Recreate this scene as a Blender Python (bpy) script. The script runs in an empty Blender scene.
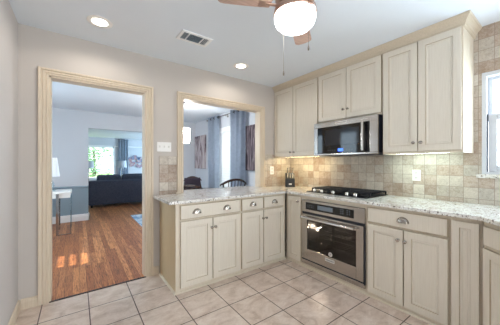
import bpy, bmesh, math, random
from mathutils import Vector, Matrix
random.seed(7)
R = math.radians
PI = math.pi
SC = bpy.context.scene
COL = SC.collection

# ------------------------------------------------------------------ camera, world, sun, daylight and fill lights, exposure
cd = bpy.data.cameras.new('camera')
cam = bpy.data.objects.new('camera', cd)
COL.objects.link(cam)
cam.location = (0, 0, 1.2775)
cam.rotation_euler = (R(90), 0, -0.6301)
cd.sensor_width = 36
cd.lens = 36 * 236.92 / 500
cd.shift_y = 0.00216
cd.clip_start = 0.02
SC.camera = cam

w = bpy.data.worlds.new('sky')
SC.world = w
w.use_nodes = True
bg = w.node_tree.nodes['Background']
bg.inputs[0].default_value = (0.72, 0.86, 1.0, 1)
bg.inputs[1].default_value = 2.2

def light(name, kind, loc, energy, color=(1, 1, 1), rot=(0, 0, 0), **kw):
    d = bpy.data.lights.new(name, kind)
    d.energy = energy
    d.color = color
    for k, v in kw.items():
        setattr(d, k, v)
    o = bpy.data.objects.new(name, d)
    COL.objects.link(o)
    o.location = loc
    o.rotation_euler = rot
    return o

def aim(o, d):
    o.rotation_euler = Vector(d).to_track_quat('-Z', 'Y').to_euler()

sun = light('sun', 'SUN', (-6, 4, 6), 14.0, (1, 0.95, 0.88), angle=R(0.6))
aim(sun, (0.75, -0.10, -0.65))
# daylight at the sink and dining windows, plus added fills in the three rooms
a = light('fill_kitchen', 'AREA', (1.4, -1.86, 1.15), 60, (0.90, 0.95, 1.0), shape='RECTANGLE', size=2.4, size_y=2.1)  # added kitchen fill, the wall behind the camera has no opening
aim(a, (0, 1, 0.25))
a = light('daylight_sink_window', 'AREA', (3.16, -0.03, 1.65), 24, (0.72, 0.85, 1.0), shape='RECTANGLE', size=0.95, size_y=0.85)
aim(a, (-1, 0, 0.12))
a = light('daylight_dining_window', 'AREA', (3.02, 4.64, 1.35), 10, (0.80, 0.90, 1.0), shape='RECTANGLE', size=1.0, size_y=1.4)
aim(a, (-1, 0, 0))
a = light('fill_dining', 'AREA', (-1.46, 4.3, 1.4), 25, (0.66, 0.85, 1.0), shape='RECTANGLE', size=1.6, size_y=1.6)  # added dining room fill, no opening of this size in the left wall
aim(a, (1, 0, 0))
a = light('fill_living', 'AREA', (4.3, 9.8, 1.4), 100, (0.50, 0.78, 1.0), shape='RECTANGLE', size=2.4, size_y=1.6)  # added fill for the living room, no window in that wall
aim(a, (-1, 0, 0))
SC.view_settings.view_transform = 'Standard'
SC.view_settings.look = 'None'
SC.view_settings.gamma = 1
SC.view_settings.use_curve_mapping = False
SC.view_settings.exposure = 0.76

# ------------------------------------------------------------------ materials
def lin(c):
    c = c / 255
    return c / 12.92 if c <= 0.04045 else ((c + 0.055) / 1.055) ** 2.4
def rgb(r, g, b):
    return (lin(r), lin(g), lin(b), 1)

class Mat:
    def __init__(s, name, col=(0.8, 0.8, 0.8, 1), rough=0.5, metal=0.0, **kw):
        s.m = bpy.data.materials.new(name)
        s.m.use_nodes = True
        s.t = s.m.node_tree
        s.b = s.t.nodes['Principled BSDF']
        s.b.inputs['Base Color'].default_value = col
        s.b.inputs['Roughness'].default_value = rough
        s.b.inputs['Metallic'].default_value = metal
        for k, v in kw.items():
            s.b.inputs[k.replace('_', ' ')].default_value = v
    def n(s, typ, **kw):
        x = s.t.nodes.new(typ)
        for k, v in kw.items():
            if hasattr(x, k):
                setattr(x, k, v)
            else:
                x.inputs[k.replace('_', ' ')].default_value = v
        return x
    def l(s, a, b):
        s.t.links.new(a, b)
    def coords(s, swap=None, scale=(1, 1, 1), loc=(0, 0, 0)):
        tc = s.n('ShaderNodeTexCoord')
        out = tc.outputs['Object']
        if swap:
            sp = s.n('ShaderNodeSeparateXYZ')
            cb = s.n('ShaderNodeCombineXYZ')
            s.l(out, sp.inputs[0])
            for i, ax in enumerate(swap):
                s.l(sp.outputs[ax], cb.inputs[i])
            out = cb.outputs[0]
        mp = s.n('ShaderNodeMapping')
        mp.inputs['Scale'].default_value = scale
        mp.inputs['Location'].default_value = loc
        s.l(out, mp.inputs[0])
        return mp.outputs[0]
    def noise(s, vec, scale, detail=4, rough=0.55, dist=0.0):
        x = s.n('ShaderNodeTexNoise')
        x.inputs['Scale'].default_value = scale
        x.inputs['Detail'].default_value = detail
        x.inputs['Roughness'].default_value = rough
        x.inputs['Distortion'].default_value = dist
        s.l(vec, x.inputs['Vector'])
        return x.outputs['Fac']
    def ramp(s, fac, stops, interp='LINEAR'):
        x = s.n('ShaderNodeValToRGB')
        x.color_ramp.interpolation = interp
        e = x.color_ramp.elements
        while len(e) < len(stops):
            e.new(0.5)
        for i, (p, c) in enumerate(stops):
            e[i].position = p
            e[i].color = c
        s.l(fac, x.inputs[0])
        return x.outputs['Color']
    def mix(s, fac, a, b, mode='MIX'):
        x = s.n('ShaderNodeMix', data_type='RGBA', blend_type=mode)
        if isinstance(fac, (int, float)):
            x.inputs[0].default_value = fac
        else:
            s.l(fac, x.inputs[0])
        for i, v in ((6, a), (7, b)):
            if isinstance(v, tuple):
                x.inputs[i].default_value = v
            else:
                s.l(v, x.inputs[i])
        return x.outputs[2]
    def base(s, c):
        s.l(c, s.b.inputs['Base Color'])
    def bump(s, h, strength=0.2, dist=0.01, invert=False):
        x = s.n('ShaderNodeBump')
        x.inputs['Strength'].default_value = strength
        x.inputs['Distance'].default_value = dist
        x.invert = invert
        s.l(h, x.inputs['Height'])
        s.l(x.outputs[0], s.b.inputs['Normal'])

def paint(name, col, rough=0.55, var=0.03, scale=3.0):
    m = Mat(name, col, rough)
    v = m.coords()
    f = m.noise(v, scale, 5)
    d = tuple(c * (1 - 2 * var) for c in col[:3]) + (1,)
    h = tuple(min(1, c * (1 + var)) for c in col[:3]) + (1,)
    m.base(m.ramp(f, [(0.3, d), (0.7, h)]))
    m.bump(m.noise(v, 120, 2), 0.04, 0.002)
    return m.m

def cabinet_paint(name, col, dark, grain='Z'):
    # cream paint over wood, fine vertical brushed grain
    m = Mat(name, col, 0.38)
    sc = {'Z': (34, 34, 1.6), 'X': (1.6, 34, 34)}[grain]
    v = m.coords(scale=sc)
    f = m.noise(v, 3.0, 5, 0.6)
    g = m.noise(m.coords(), 2.2, 3)
    c1 = m.ramp(f, [(0.32, dark), (0.58, col)])
    c2 = m.mix(g, c1, tuple(c * 0.93 for c in col[:3]) + (1,))
    m.base(c2)
    m.bump(f, 0.06, 0.002)
    return m.m

M = {}
M['wall'] = paint('wall_paint', rgb(198, 190, 182), 0.6, 0.008)
M['wall_left'] = paint('wall_paint_lit', rgb(200, 195, 192), 0.6, 0.008)  # same paint as the back wall, its brighter light put into the colour
M['ceiling'] = paint('ceiling_paint', rgb(226, 233, 240), 0.7, 0.006)
M['dining_wall'] = paint('dining_wall_paint', rgb(205, 208, 213), 0.6, 0.01)
M['dining_wainscot'] = paint('wainscot_paint', rgb(140, 160, 172), 0.5, 0.01)
M['white'] = paint('white_paint', rgb(240, 240, 240), 0.4, 0.01)
M['window_paint'] = paint('window_paint', rgb(204, 206, 210), 0.4, 0.01)
M['white_gloss'] = paint('white_plastic', rgb(245, 243, 238), 0.3, 0.005)
M['door_cream'] = cabinet_paint('cream_door_paint', rgb(226, 217, 201), rgb(214, 203, 185))
M['body_cream'] = cabinet_paint('cream_frame_paint', rgb(222, 210, 190), rgb(206, 191, 167))
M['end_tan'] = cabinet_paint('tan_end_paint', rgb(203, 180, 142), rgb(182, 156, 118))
M['crown'] = cabinet_paint('crown_paint', rgb(208, 194, 172), rgb(190, 175, 150), 'X')
M['trim'] = cabinet_paint('pickled_wood', rgb(222, 207, 185), rgb(200, 178, 150))
M['glaze'] = paint('brown_glaze', rgb(184, 166, 138), 0.5, 0.06, 20)

# floor tile
m = Mat('floor_tile', rough=0.3)
S = 0.3413
v = m.coords(loc=(-0.7679 + 10 * S, -2.5222 + 20 * S, 0))
br = m.n('ShaderNodeTexBrick', offset=0.0, squash=1.0)
br.inputs['Scale'].default_value = 1.0
br.inputs['Brick Width'].default_value = S
br.inputs['Row Height'].default_value = S
br.inputs['Mortar Size'].default_value = 0.0042
br.inputs['Mortar Smooth'].default_value = 0.1
br.inputs['Color1'].default_value = rgb(220, 201, 185)
br.inputs['Color2'].default_value = rgb(211, 190, 172)
br.inputs['Mortar'].default_value = rgb(84, 66, 56)
m.l(v, br.inputs['Vector'])
n1 = m.noise(m.coords(scale=(1, 1.5, 1)), 7, 6, 0.62, 0.6)
n2 = m.noise(m.coords(), 60, 3)
c = m.ramp(n1, [(0.32, rgb(164, 138, 120)), (0.5, rgb(212, 195, 182)), (0.66, rgb(234, 223, 213))])
c = m.mix(0.55, br.outputs['Color'], c)
c = m.mix(0.12, c, m.ramp(n2, [(0.35, rgb(150, 120, 100)), (0.65, rgb(225, 210, 196))]))
c = m.mix(br.outputs['Fac'], c, rgb(84, 66, 56))
m.base(c)
m.bump(br.outputs['Fac'], 0.5, 0.004, True)
M['tile'] = m.m

# oak strip floor, boards run along Y
m = Mat('oak_floor', rough=0.42)
v = m.coords(swap=('Y', 'X', 'Z'), loc=(5, 5, 0))
br = m.n('ShaderNodeTexBrick', offset=0.37, squash=1.0, offset_frequency=2)
br.inputs['Scale'].default_value = 1.0
br.inputs['Brick Width'].default_value = 1.3
br.inputs['Row Height'].default_value = 0.062
br.inputs['Mortar Size'].default_value = 0.0012
br.inputs['Color1'].default_value = rgb(214, 150, 96)
br.inputs['Color2'].default_value = rgb(166, 102, 60)
br.inputs['Mortar'].default_value = rgb(52, 28, 15)
m.l(v, br.inputs['Vector'])
g = m.noise(m.coords(scale=(26, 1.6, 1)), 4, 6, 0.65, 1.2)
c = m.mix(0.75, br.outputs['Color'], m.ramp(g, [(0.38, rgb(96, 66, 50)), (0.47, rgb(200, 180, 166)), (0.58, rgb(255, 250, 242))]), 'MULTIPLY')
m.base(c)
m.bump(br.outputs['Fac'], 0.3, 0.002, True)
M['oak'] = m.m

# tumbled travertine on a wall: swap picks the two axes in the wall
def travertine(name, swap, loc):
    m = Mat(name, rough=0.45)
    T = 0.1025
    v = m.coords(swap=swap, loc=loc)
    br = m.n('ShaderNodeTexBrick', offset=0.0, squash=1.0)
    br.inputs['Scale'].default_value = 1.0
    br.inputs['Brick Width'].default_value = T
    br.inputs['Row Height'].default_value = T
    br.inputs['Mortar Size'].default_value = 0.0022
    br.inputs['Mortar Smooth'].default_value = 0.3
    br.inputs['Color1'].default_value = (0, 0, 0, 1)
    br.inputs['Color2'].default_value = (1, 1, 1, 1)
    br.inputs['Mortar'].default_value = (0.5, 0.5, 0.5, 1)
    m.l(v, br.inputs['Vector'])
    tint = m.ramp(br.outputs['Color'], [(0.0, rgb(140, 112, 90)), (0.2, rgb(176, 152, 134)), (0.4, rgb(182, 168, 152)), (0.6, rgb(180, 174, 163)), (0.8, rgb(206, 198, 184)), (1.0, rgb(222, 216, 204))])
    n = m.noise(m.coords(), 18, 7, 0.7, 0.8)
    n3 = m.noise(m.coords(), 75, 5, 0.7)
    c = m.mix(0.34, tint, m.ramp(n, [(0.38, rgb(136, 114, 96)), (0.5, rgb(188, 176, 162)), (0.64, rgb(216, 206, 194))]))
    c = m.mix(0.16, c, m.ramp(n3, [(0.40, rgb(118, 92, 74)), (0.5, rgb(205, 192, 174)), (0.7, rgb(226, 216, 204))]))
    c = m.mix(br.outputs['Fac'], c, rgb(148, 132, 118))
    m.base(c)
    hgt = m.mix(br.outputs['Fac'], m.ramp(n3, [(0.3, (0.4, 0.4, 0.4, 1)), (0.6, (1, 1, 1, 1))]), (0, 0, 0, 1))
    m.bump(hgt, 0.45, 0.004)
    return m.m
M['splash_right'] = travertine('travertine_range_wall', ('Y', 'Z', 'X'), (5 * 0.1025 * 4, -1.366 + 0.1025 * 20, 0))
M['splash_back'] = travertine('travertine_back_wall', ('X', 'Z', 'Y'), (-0.77 + 0.1025 * 20, -1.366 + 0.1025 * 20, 0))

# speckled granite
m = Mat('granite', rough=0.1)
v = m.coords()
n = m.noise(v, 14, 6, 0.65, 0.5)
c = m.ramp(n, [(0.3, rgb(190, 180, 166)), (0.43, rgb(224, 220, 212)), (0.6, rgb(238, 237, 233)), (0.75, rgb(218, 211, 200))])
n2 = m.noise(v, 75, 3, 0.6)
c = m.mix(m.ramp(n2, [(0.56, (0, 0, 0, 1)), (0.64, (1, 1, 1, 1))]), c, rgb(150, 135, 118))
n3 = m.noise(v, 52, 2, 0.5, 0.3)
c = m.mix(m.ramp(n3, [(0.31, (1, 1, 1, 1)), (0.37, (0, 0, 0, 1))]), c, rgb(70, 56, 48))
n4 = m.noise(v, 150, 2)
c = m.mix(m.ramp(n4, [(0.62, (0, 0, 0, 1)), (0.7, (0.7, 0.7, 0.7, 1))]), c, rgb(110, 96, 84))
m.base(c)
M['granite'] = m.m

def brushed(name, col, rough, sc):
    m = Mat(name, col, rough, 1.0)
    f = m.noise(m.coords(scale=sc), 4, 3)
    m.base(m.ramp(f, [(0.3, tuple(x * 0.86 for x in col[:3]) + (1,)), (0.7, col)]))
    return m.m
M['steel'] = brushed('brushed_steel', rgb(196, 191, 186), 0.24, (80, 2, 80))
M['steel_bright'] = brushed('polished_steel', rgb(215, 212, 208), 0.16, (20, 20, 20))
M['nickel'] = brushed('brushed_nickel', rgb(176, 168, 158), 0.26, (30, 30, 30))
M['chrome'] = brushed('chrome', rgb(190, 195, 200), 0.08, (10, 10, 10))
M['copper'] = brushed('fan_copper', rgb(198, 166, 150), 0.3, (20, 20, 20))
M['black_glass'] = Mat('black_glass', rgb(14, 15, 18), 0.05).m
M['black_iron'] = paint('black_cast_iron', rgb(22, 24, 30), 0.42, 0.08, 40)
M['black_plastic'] = paint('black_plastic', rgb(20, 21, 24), 0.35, 0.05, 30)
M['dark_gap'] = paint('dark_steel', rgb(30, 34, 44), 0.45, 0.04)
M['oven_inside'] = paint('oven_enamel', rgb(22, 20, 20), 0.35, 0.1, 40)
M['badge'] = paint('badge_silver', rgb(225, 222, 216), 0.4, 0.02)
M['badge_mark'] = paint('badge_engraving', rgb(110, 105, 100), 0.4, 0.02)

def glass(name, tint=(1, 1, 1, 1), refl=0.08, rough=0.0):
    m = Mat(name)
    tr = m.n('ShaderNodeBsdfTransparent')
    tr.inputs[0].default_value = tint
    gl = m.n('ShaderNodeBsdfGlossy')
    gl.inputs['Roughness'].default_value = rough
    mx = m.n('ShaderNodeMixShader')
    mx.inputs[0].default_value = refl
    m.l(tr.outputs[0], mx.inputs[1])
    m.l(gl.outputs[0], mx.inputs[2])
    m.l(mx.outputs[0], m.t.nodes['Material Output'].inputs[0])
    return m.m
M['glass'] = glass('window_glass', (0.97, 0.99, 1, 1), 0.05)
M['oven_glass'] = glass('oven_door_glass', (0.55, 0.53, 0.52, 1), 0.04)
M['acrylic'] = glass('acrylic', (0.8, 0.9, 0.94, 1), 0.15)

def glow(name, col, strength):
    m = Mat(name, col if strength > 3 or 'lamp' in name else (0.02, 0.02, 0.025, 1), 0.4)
    m.b.inputs['Emission Color'].default_value = col
    m.b.inputs['Emission Strength'].default_value = strength
    return m.m
M['fan_globe'] = glow('lit_fan_glass', (0.97, 0.98, 1.0, 1), 5.5)
M['can_glow'] = glow('lit_can_lens', (1, 0.93, 0.82, 1), 4.0)
M['strip_warm'] = glow('lit_strip_warm', (1, 0.82, 0.48, 1), 14.0)
M['strip_cool'] = glow('lit_strip_cool', (0.80, 1.0, 0.92, 1), 15.0)
M['blue_led'] = glow('blue_led', (0.05, 0.16, 1, 1), 1.6)
M['pale_led'] = glow('pale_led', (0.5, 0.60, 0.68, 1), 0.12)
M['oven_bulb'] = glow('oven_bulb', (1, 0.90, 0.74, 1), 7.0)
M['shade_lit'] = glow('lamp_shade_lit', (0.82, 0.86, 0.9, 1), 0.12)
M['shade'] = paint('lamp_shade', rgb(225, 228, 232), 0.8, 0.02)
M['chandelier_lit'] = glow('chandelier_lit', (1, 0.98, 0.95, 1), 24.0)

# fan blade wood
m = Mat('fan_blade_wood', rough=0.4)
f = m.noise(m.coords(scale=(2, 30, 10)), 3, 5)
m.base(m.ramp(f, [(0.3, rgb(176, 142, 126)), (0.7, rgb(206, 176, 160))]))
M['blade'] = m.m
m = Mat('dark_chair_wood', rough=0.25)
f = m.noise(m.coords(scale=(4, 4, 20)), 3, 5)
m.base(m.ramp(f, [(0.3, rgb(40, 26, 22)), (0.7, rgb(78, 52, 42))]))
M['chair_wood'] = m.m
M['leather'] = paint('dark_plum_leather', rgb(46, 36, 50), 0.4, 0.06, 12)
def cloth(name, c, d, sc=40):
    m = Mat(name, c, 0.9)
    f = m.noise(m.coords(), sc, 4)
    m.base(m.ramp(f, [(0.3, d), (0.7, c)]))
    m.bump(m.noise(m.coords(), 250, 2), 0.15, 0.003)
    return m.m
M['sofa'] = cloth('navy_sofa_cloth', rgb(82, 86, 102), rgb(62, 66, 80))
M['sofa_cushion'] = cloth('grey_blue_cushion', rgb(92, 98, 112), rgb(70, 75, 90))
M['curtain'] = cloth('blue_curtain_cloth', rgb(188, 198, 212), rgb(164, 174, 190), 14)
M['curtain_pale'] = cloth('pale_blue_curtain_cloth', rgb(204, 214, 226), rgb(184, 194, 208), 14)
for nm_ in ('curtain', 'curtain_pale'):
    mm_ = M[nm_]
    nt_ = mm_.node_tree
    tr_ = nt_.nodes.new('ShaderNodeBsdfTranslucent')
    tr_.inputs[0].default_value = rgb(200, 208, 218)
    mx_ = nt_.nodes.new('ShaderNodeMixShader')
    mx_.inputs[0].default_value = 0.4
    nt_.links.new(nt_.nodes['Principled BSDF'].outputs[0], mx_.inputs[1])
    nt_.links.new(tr_.outputs[0], mx_.inputs[2])
    nt_.links.new(mx_.outputs[0], nt_.nodes['Material Output'].inputs[0])
M['leaf'] = cloth('leaf', rgb(172, 200, 160), rgb(120, 158, 118), 3)
M['bark'] = cloth('bark', rgb(96, 78, 62), rgb(66, 52, 42), 10)
M['lawn'] = cloth('lawn', rgb(120, 150, 88), rgb(84, 116, 64), 3)
M['siding'] = paint('neighbour_siding', rgb(224, 228, 232), 0.6, 0.03, 4)

m = Mat('rug_weave', rough=0.95)
f = m.noise(m.coords(), 5, 6, 0.7, 1.0)
m.base(m.ramp(f, [(0.34, rgb(84, 126, 170)), (0.46, rgb(150, 180, 205)), (0.6, rgb(214, 222, 228))]))
M['rug'] = m.m
def painting(name, stops, sc, scale, rough=0.25, dist=1.5):
    m = Mat(name, rough=rough)
    f = m.noise(m.coords(scale=sc), scale, 6, 0.6, dist)
    m.base(m.ramp(f, stops))
    return m.m
M['art_trunk'] = painting('painted_canvas_trunk', [(0.34, rgb(84, 70, 76)), (0.44, rgb(140, 122, 126)), (0.54, rgb(190, 176, 176)), (0.68, rgb(216, 206, 202))], (1, 3.2, 0.9), 1.6)
M['art_wood'] = painting('painted_canvas_wood', [(0.36, rgb(50, 40, 46)), (0.5, rgb(98, 84, 90)), (0.66, rgb(158, 144, 146))], (1, 6, 0.7), 2.4, 0.12)
M['art_frag'] = painting('wall_art_colours', [(0.34, rgb(46, 58, 90)), (0.44, rgb(130, 150, 178)), (0.52, rgb(176, 122, 116)), (0.6, rgb(206, 214, 222)), (0.7, rgb(120, 70, 70))], (1, 1, 1), 3.2, 0.6)

# ------------------------------------------------------------------ mesh builder
class MB:
    def __init__(s, xf=None):
        s.bm = bmesh.new()
        s.xf = xf
        s.mi = 0
    def _v(s, p):
        p = Vector(p)
        return s.bm.verts.new(s.xf @ p if s.xf else p)
    def face(s, vs):
        try:
            f = s.bm.faces.new(vs)
            f.material_index = s.mi
            return f
        except ValueError:
            return None
    def box(s, x0, x1, y0, y1, z0, z1, bev=0.0, seg=2):
        if x1 < x0: x0, x1 = x1, x0
        if y1 < y0: y0, y1 = y1, y0
        if z1 < z0: z0, z1 = z1, z0
        vs = [s._v((x, y, z)) for x in (x0, x1) for y in (y0, y1) for z in (z0, z1)]
        fs = []
        for q in ((0, 1, 3, 2), (4, 6, 7, 5), (0, 4, 5, 1), (2, 3, 7, 6), (0, 2, 6, 4), (1, 5, 7, 3)):
            fs.append(s.face([vs[i] for i in q]))
        if bev > 0:
            es = set(e for f in fs for e in f.edges)
            mi = s.mi
            r = bmesh.ops.bevel(s.bm, geom=list(es), offset=bev, segments=seg, affect='EDGES', profile=0.5)
            for f in r['faces']:
                f.material_index = mi
        return s
    def ring(s, pts):
        return [s._v(p) for p in pts]
    def bridge(s, a, b):
        n = len(a)
        for i in range(n):
            s.face([a[i], a[(i + 1) % n], b[(i + 1) % n], b[i]])
    def cyl(s, p0, p1, r0, r1=None, n=16):
        r1 = r0 if r1 is None else r1
        return s.tube([p0, p1], [r0, r1], n)
    def tube(s, pts, r, n=10, closed=False):
        pts = [Vector(p) for p in pts]
        rs = r if isinstance(r, (list, tuple)) else [r] * len(pts)
        rings = []
        up = None
        for i, p in enumerate(pts):
            a = pts[i - 1] if i > 0 else (pts[-1] if closed else p)
            b = pts[i + 1] if i < len(pts) - 1 else (pts[0] if closed else p)
            d = (b - a).normalized()
            if up is None:
                up = Vector((0, 0, 1)) if abs(d.z) < 0.9 else Vector((1, 0, 0))
            x = up.cross(d)
            if x.length < 1e-5:
                x = Vector((0, 1, 0)).cross(d)
            x.normalize()
            y = d.cross(x).normalized()
            up = y
            rings.append(s.ring([p + (x * math.cos(t) + y * math.sin(t)) * rs[i] for t in (2 * PI * k / n for k in range(n))]))
        for i in range(len(rings) - 1):
            s.bridge(rings[i], rings[i + 1])
        if closed:
            s.bridge(rings[-1], rings[0])
        else:
            s.face(rings[0][::-1])
            s.face(rings[-1])
        return s
    def lathe(s, prof, c=(0, 0, 0), axis='Z', n=24):
        c = Vector(c)
        rings = []
        for r, h in prof:
            pts = []
            for k in range(n):
                t = 2 * PI * k / n
                a, b = max(r, 1e-4) * math.cos(t), max(r, 1e-4) * math.sin(t)
                if axis == 'Z': p = (a, b, h)
                elif axis == 'Y': p = (a, h, b)
                else: p = (h, a, b)
                pts.append(c + Vector(p))
            rings.append(s.ring(pts))
        for i in range(len(rings) - 1):
            s.bridge(rings[i], rings[i + 1])
        s.face(rings[0][::-1])
        s.face(rings[-1])
        return s
    def prism(s, poly, z0, z1, axis='Z'):
        def P(a, b, h):
            return {'Z': (a, b, h), 'Y': (a, h, b), 'X': (h, a, b)}[axis]
        lo = s.ring([P(a, b, z0) for a, b in poly])
        hi = s.ring([P(a, b, z1) for a, b in poly])
        s.bridge(lo, hi)
        s.face(lo[::-1])
        s.face(hi)
        return s
    def sweep(s, stations):
        # stations: list of closed profile loops, capped
        rs = [s.ring(p) for p in stations]
        for i in range(len(rs) - 1):
            s.bridge(rs[i], rs[i + 1])
        s.face(rs[0][::-1])
        s.face(rs[-1])
        return s

def obj(name, mb, mat, parent=None, smooth=False, world=True, ang=40):
    bm = mb.bm
    if parent is not None and world:
        base = parent
        off = Vector((0, 0, 0))
        while base is not None:
            off += base.location
            base = base.parent
        bmesh.ops.translate(bm, verts=bm.verts, vec=-off)
    bmesh.ops.recalc_face_normals(bm, faces=bm.faces)
    if smooth:
        for f in bm.faces:
            f.smooth = True
        for e in bm.edges:
            if len(e.link_faces) == 2 and e.calc_face_angle(0) > R(ang):
                e.smooth = False
    me = bpy.data.meshes.new(name)
    bm.to_mesh(me)
    bm.free()
    for mm in (mat if isinstance(mat, (list, tuple)) else [mat]):
        me.materials.append(mm)
    o = bpy.data.objects.new(name, me)
    COL.objects.link(o)
    if parent is not None:
        o.parent = parent
    return o

def struct(name, mb, mat, **kw):
    o = obj(name, mb, mat, **kw)
    o['kind'] = 'structure'
    return o

def tag(o, label, cat, group=None, kind=None):
    o['label'] = label
    o['category'] = cat
    if group: o['group'] = group
    if kind: o['kind'] = kind
    return o

def thing(name, label, cat, loc=(0, 0, 0), rotz=0.0, group=None):
    o = bpy.data.objects.new(name, None)
    o.empty_display_size = 0.05
    COL.objects.link(o)
    o.location = loc
    o.rotation_euler = (0, 0, rotz)
    return tag(o, label, cat, group)

def dup(root, loc, rotz, label, group=None):
    r = root.copy()
    COL.objects.link(r)
    r.location = loc
    r.rotation_euler = (0, 0, rotz)
    r['label'] = label
    if group: r['group'] = group
    for ch in list(root.children):
        c2 = ch.copy()
        COL.objects.link(c2)
        c2.parent = r
        for g in list(ch.children):
            d = g.copy()
            COL.objects.link(d)
            d.parent = c2
    return r

# ------------------------------------------------------------------ room shell
YB, YB2 = 2.857, 2.977           # the wall with doorway and pass-through
XL, XR = -0.416, 2.93
ZC = 2.5
YF = -1.95
DX0, DX1, DY1, DZ = -1.5, 2.78, 6.5, 2.46   # dining room
LX0, LX1, LY1, LZ = -1.5, 4.5, 12.0, 2.39   # living room
D0, D1, DT = -0.209, 0.627, 2.088            # doorway
P0, P1, PT = 1.051, 2.285, 2.09              # pass-through

struct('floor', MB().box(XL - .1, XR + .12, YF - .1, 2.846, -0.1, 0), M['tile'])
struct('floor_dining', MB().box(DX0 - .1, LX1 + .1, 2.846, LY1 + .1, -0.1, -0.003), M['oak'])
struct('ceiling', MB().box(XL - .1, XR + .12, YF - .1, YB2, ZC, ZC + .1), M['ceiling'])
struct('ceiling_dining', MB().box(DX0 - .1, DX1 + .1, YB2 + .001, DY1, DZ, DZ + .1), M['ceiling'])
struct('ceiling_living', MB().box(LX0 - .1, LX1 + .1, DY1 + .121, LY1 + .12, LZ, LZ + .1), M['ceiling'])
b = MB()
b.box(DX0 - .1, D0, YB, YB2, -.1, 2.6)
b.box(D0, D1, YB, YB2, DT, 2.6)
b.box(D1, P0, YB, YB2, -.1, 2.6)
b.box(P0, P1, YB, YB2, PT, 2.6)
b.box(P0, P1, YB, YB2, -.1, 0.883)
b.box(P1, XR + .12, YB, YB2, -.1, 2.6)
struct('wall_back', b, M['wall'])
struct('wall_left', MB().box(XL - .1, XL, YF - .1, YB, -.1, 2.6), M['wall_left'])
# range wall with the sink window
WY0, WY1, WZ0, WZ1 = -0.55, 0.490, 1.184, 2.083
b = MB()
b.box(XR, XR + .12, WY1, YB, -.1, 2.6)
b.box(XR, XR + .12, YF - .1, WY0, -.1, 2.6)
b.box(XR, XR + .12, WY0, WY1, -.1, WZ0)
b.box(XR, XR + .12, WY0, WY1, WZ1, 2.6)
struct('wall_right', b, M['wall'])
struct('wall_front', MB().box(XL - .1, XR + .12, YF - .1, YF, -.1, 2.6), M['wall_left'])
# dining room walls
DWY0, DWY1, DWZ0, DWZ1 = 4.08, 5.2, 0.55, 2.063
b = MB()
b.box(DX1, DX1 + .12, YB2, DWY0, -.1, 2.6)
b.box(DX1, DX1 + .12, DWY1, DY1, -.1, 2.6)
b.box(DX1, DX1 + .12, DWY0, DWY1, -.1, DWZ0)
b.box(DX1, DX1 + .12, DWY0, DWY1, DWZ1, 2.6)
struct('wall_dining_right', b, M['dining_wall'])
OX0, OX1, OZ = 0.205, 2.15, 2.085            # opening to the living room
b = MB()
b.box(LX0 - .1, OX0, DY1, DY1 + .12, 0.75, 2.6)
b.box(OX0, OX1, DY1, DY1 + .12, OZ, 2.6)
b.box(OX1, LX1 + .1, DY1, DY1 + .12, 0.75, 2.6)
struct('wall_dining_far', b, M['dining_wall'])
b = MB()
b.box(LX0 - .1, OX0, DY1, DY1 + .12, -.1, 0.75)
b.box(OX1, LX1 + .1, DY1, DY1 + .12, -.1, 0.75)
struct('wall_dining_far_lower', b, M['dining_wainscot'])
# left wall of the dining room, with a small divided light
LY0, LY1_, LZ0_, LZ1_ = 3.92, 4.36, 1.12, 1.45
b = MB()
b.box(DX0 - .06, DX0, YB2, LY0, -.1, 2.6)
b.box(DX0 - .06, DX0, LY1_, LY1 + .1, -.1, 2.6)
b.box(DX0 - .06, DX0, LY0, LY1_, -.1, LZ0_)
b.box(DX0 - .06, DX0, LY0, LY1_, LZ1_, 2.6)
struct('wall_dining_left', b, M['dining_wall'])
b = MB()
for k in range(6):
    y = LY0 + (LY1_ - LY0) * k / 5
    b.box(DX0 - .05, DX0 - .02, y - .022, y + .022, LZ0_, LZ1_)
for k in range(4):
    z = LZ0_ + (LZ1_ - LZ0_) * k / 3
    b.box(DX0 - .05, DX0 - .02, LY0, LY1_, z - .014, z + .014)
struct('window_4', b, M['white'])
# living room walls
LWX0, LWX1, LWZ0, LWZ1 = -0.8, 1.31, 0.66, 2.0
b = MB()
b.box(LX0 - .1, LWX0, LY1, LY1 + .12, -.1, 2.6)
b.box(LWX1, LX1 + .1, LY1, LY1 + .12, -.1, 2.6)
b.box(LWX0, LWX1, LY1, LY1 + .12, -.1, LWZ0)
b.box(LWX0, LWX1, LY1, LY1 + .12, LWZ1, 2.6)
struct('wall_living_far', b, M['dining_wall'])
struct('wall_living_right', MB().box(LX1, LX1 + .1, DY1, LY1 + .12, -.1, 2.6), M['dining_wall'])

# backsplash
TX = XR - 0.009
b = MB()
b.box(TX, XR, 0.545, 2.848, 0.914, 1.42)
b.box(TX, XR, -1.0, 0.545, 0.914, 1.148)
b.box(TX, XR, WY1, 0.545, 1.148, ZC)
b.box(TX, XR, -1.0, WY1, WZ1, ZC)
b.box(TX, XR, -1.0, WY0, 1.148, WZ1)
struct('backsplash_right', b, M['splash_right'])
b = MB()
b.box(0.770, 0.981, YB - .009, YB, 0.914, 1.366)
struct('backsplash_back', b, M['splash_back'])
b = MB()
b.box(2.357, XR - .01, YB - .009, YB, 0.914, 1.42)
struct('backsplash_corner', b, M['splash_back'])

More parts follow.
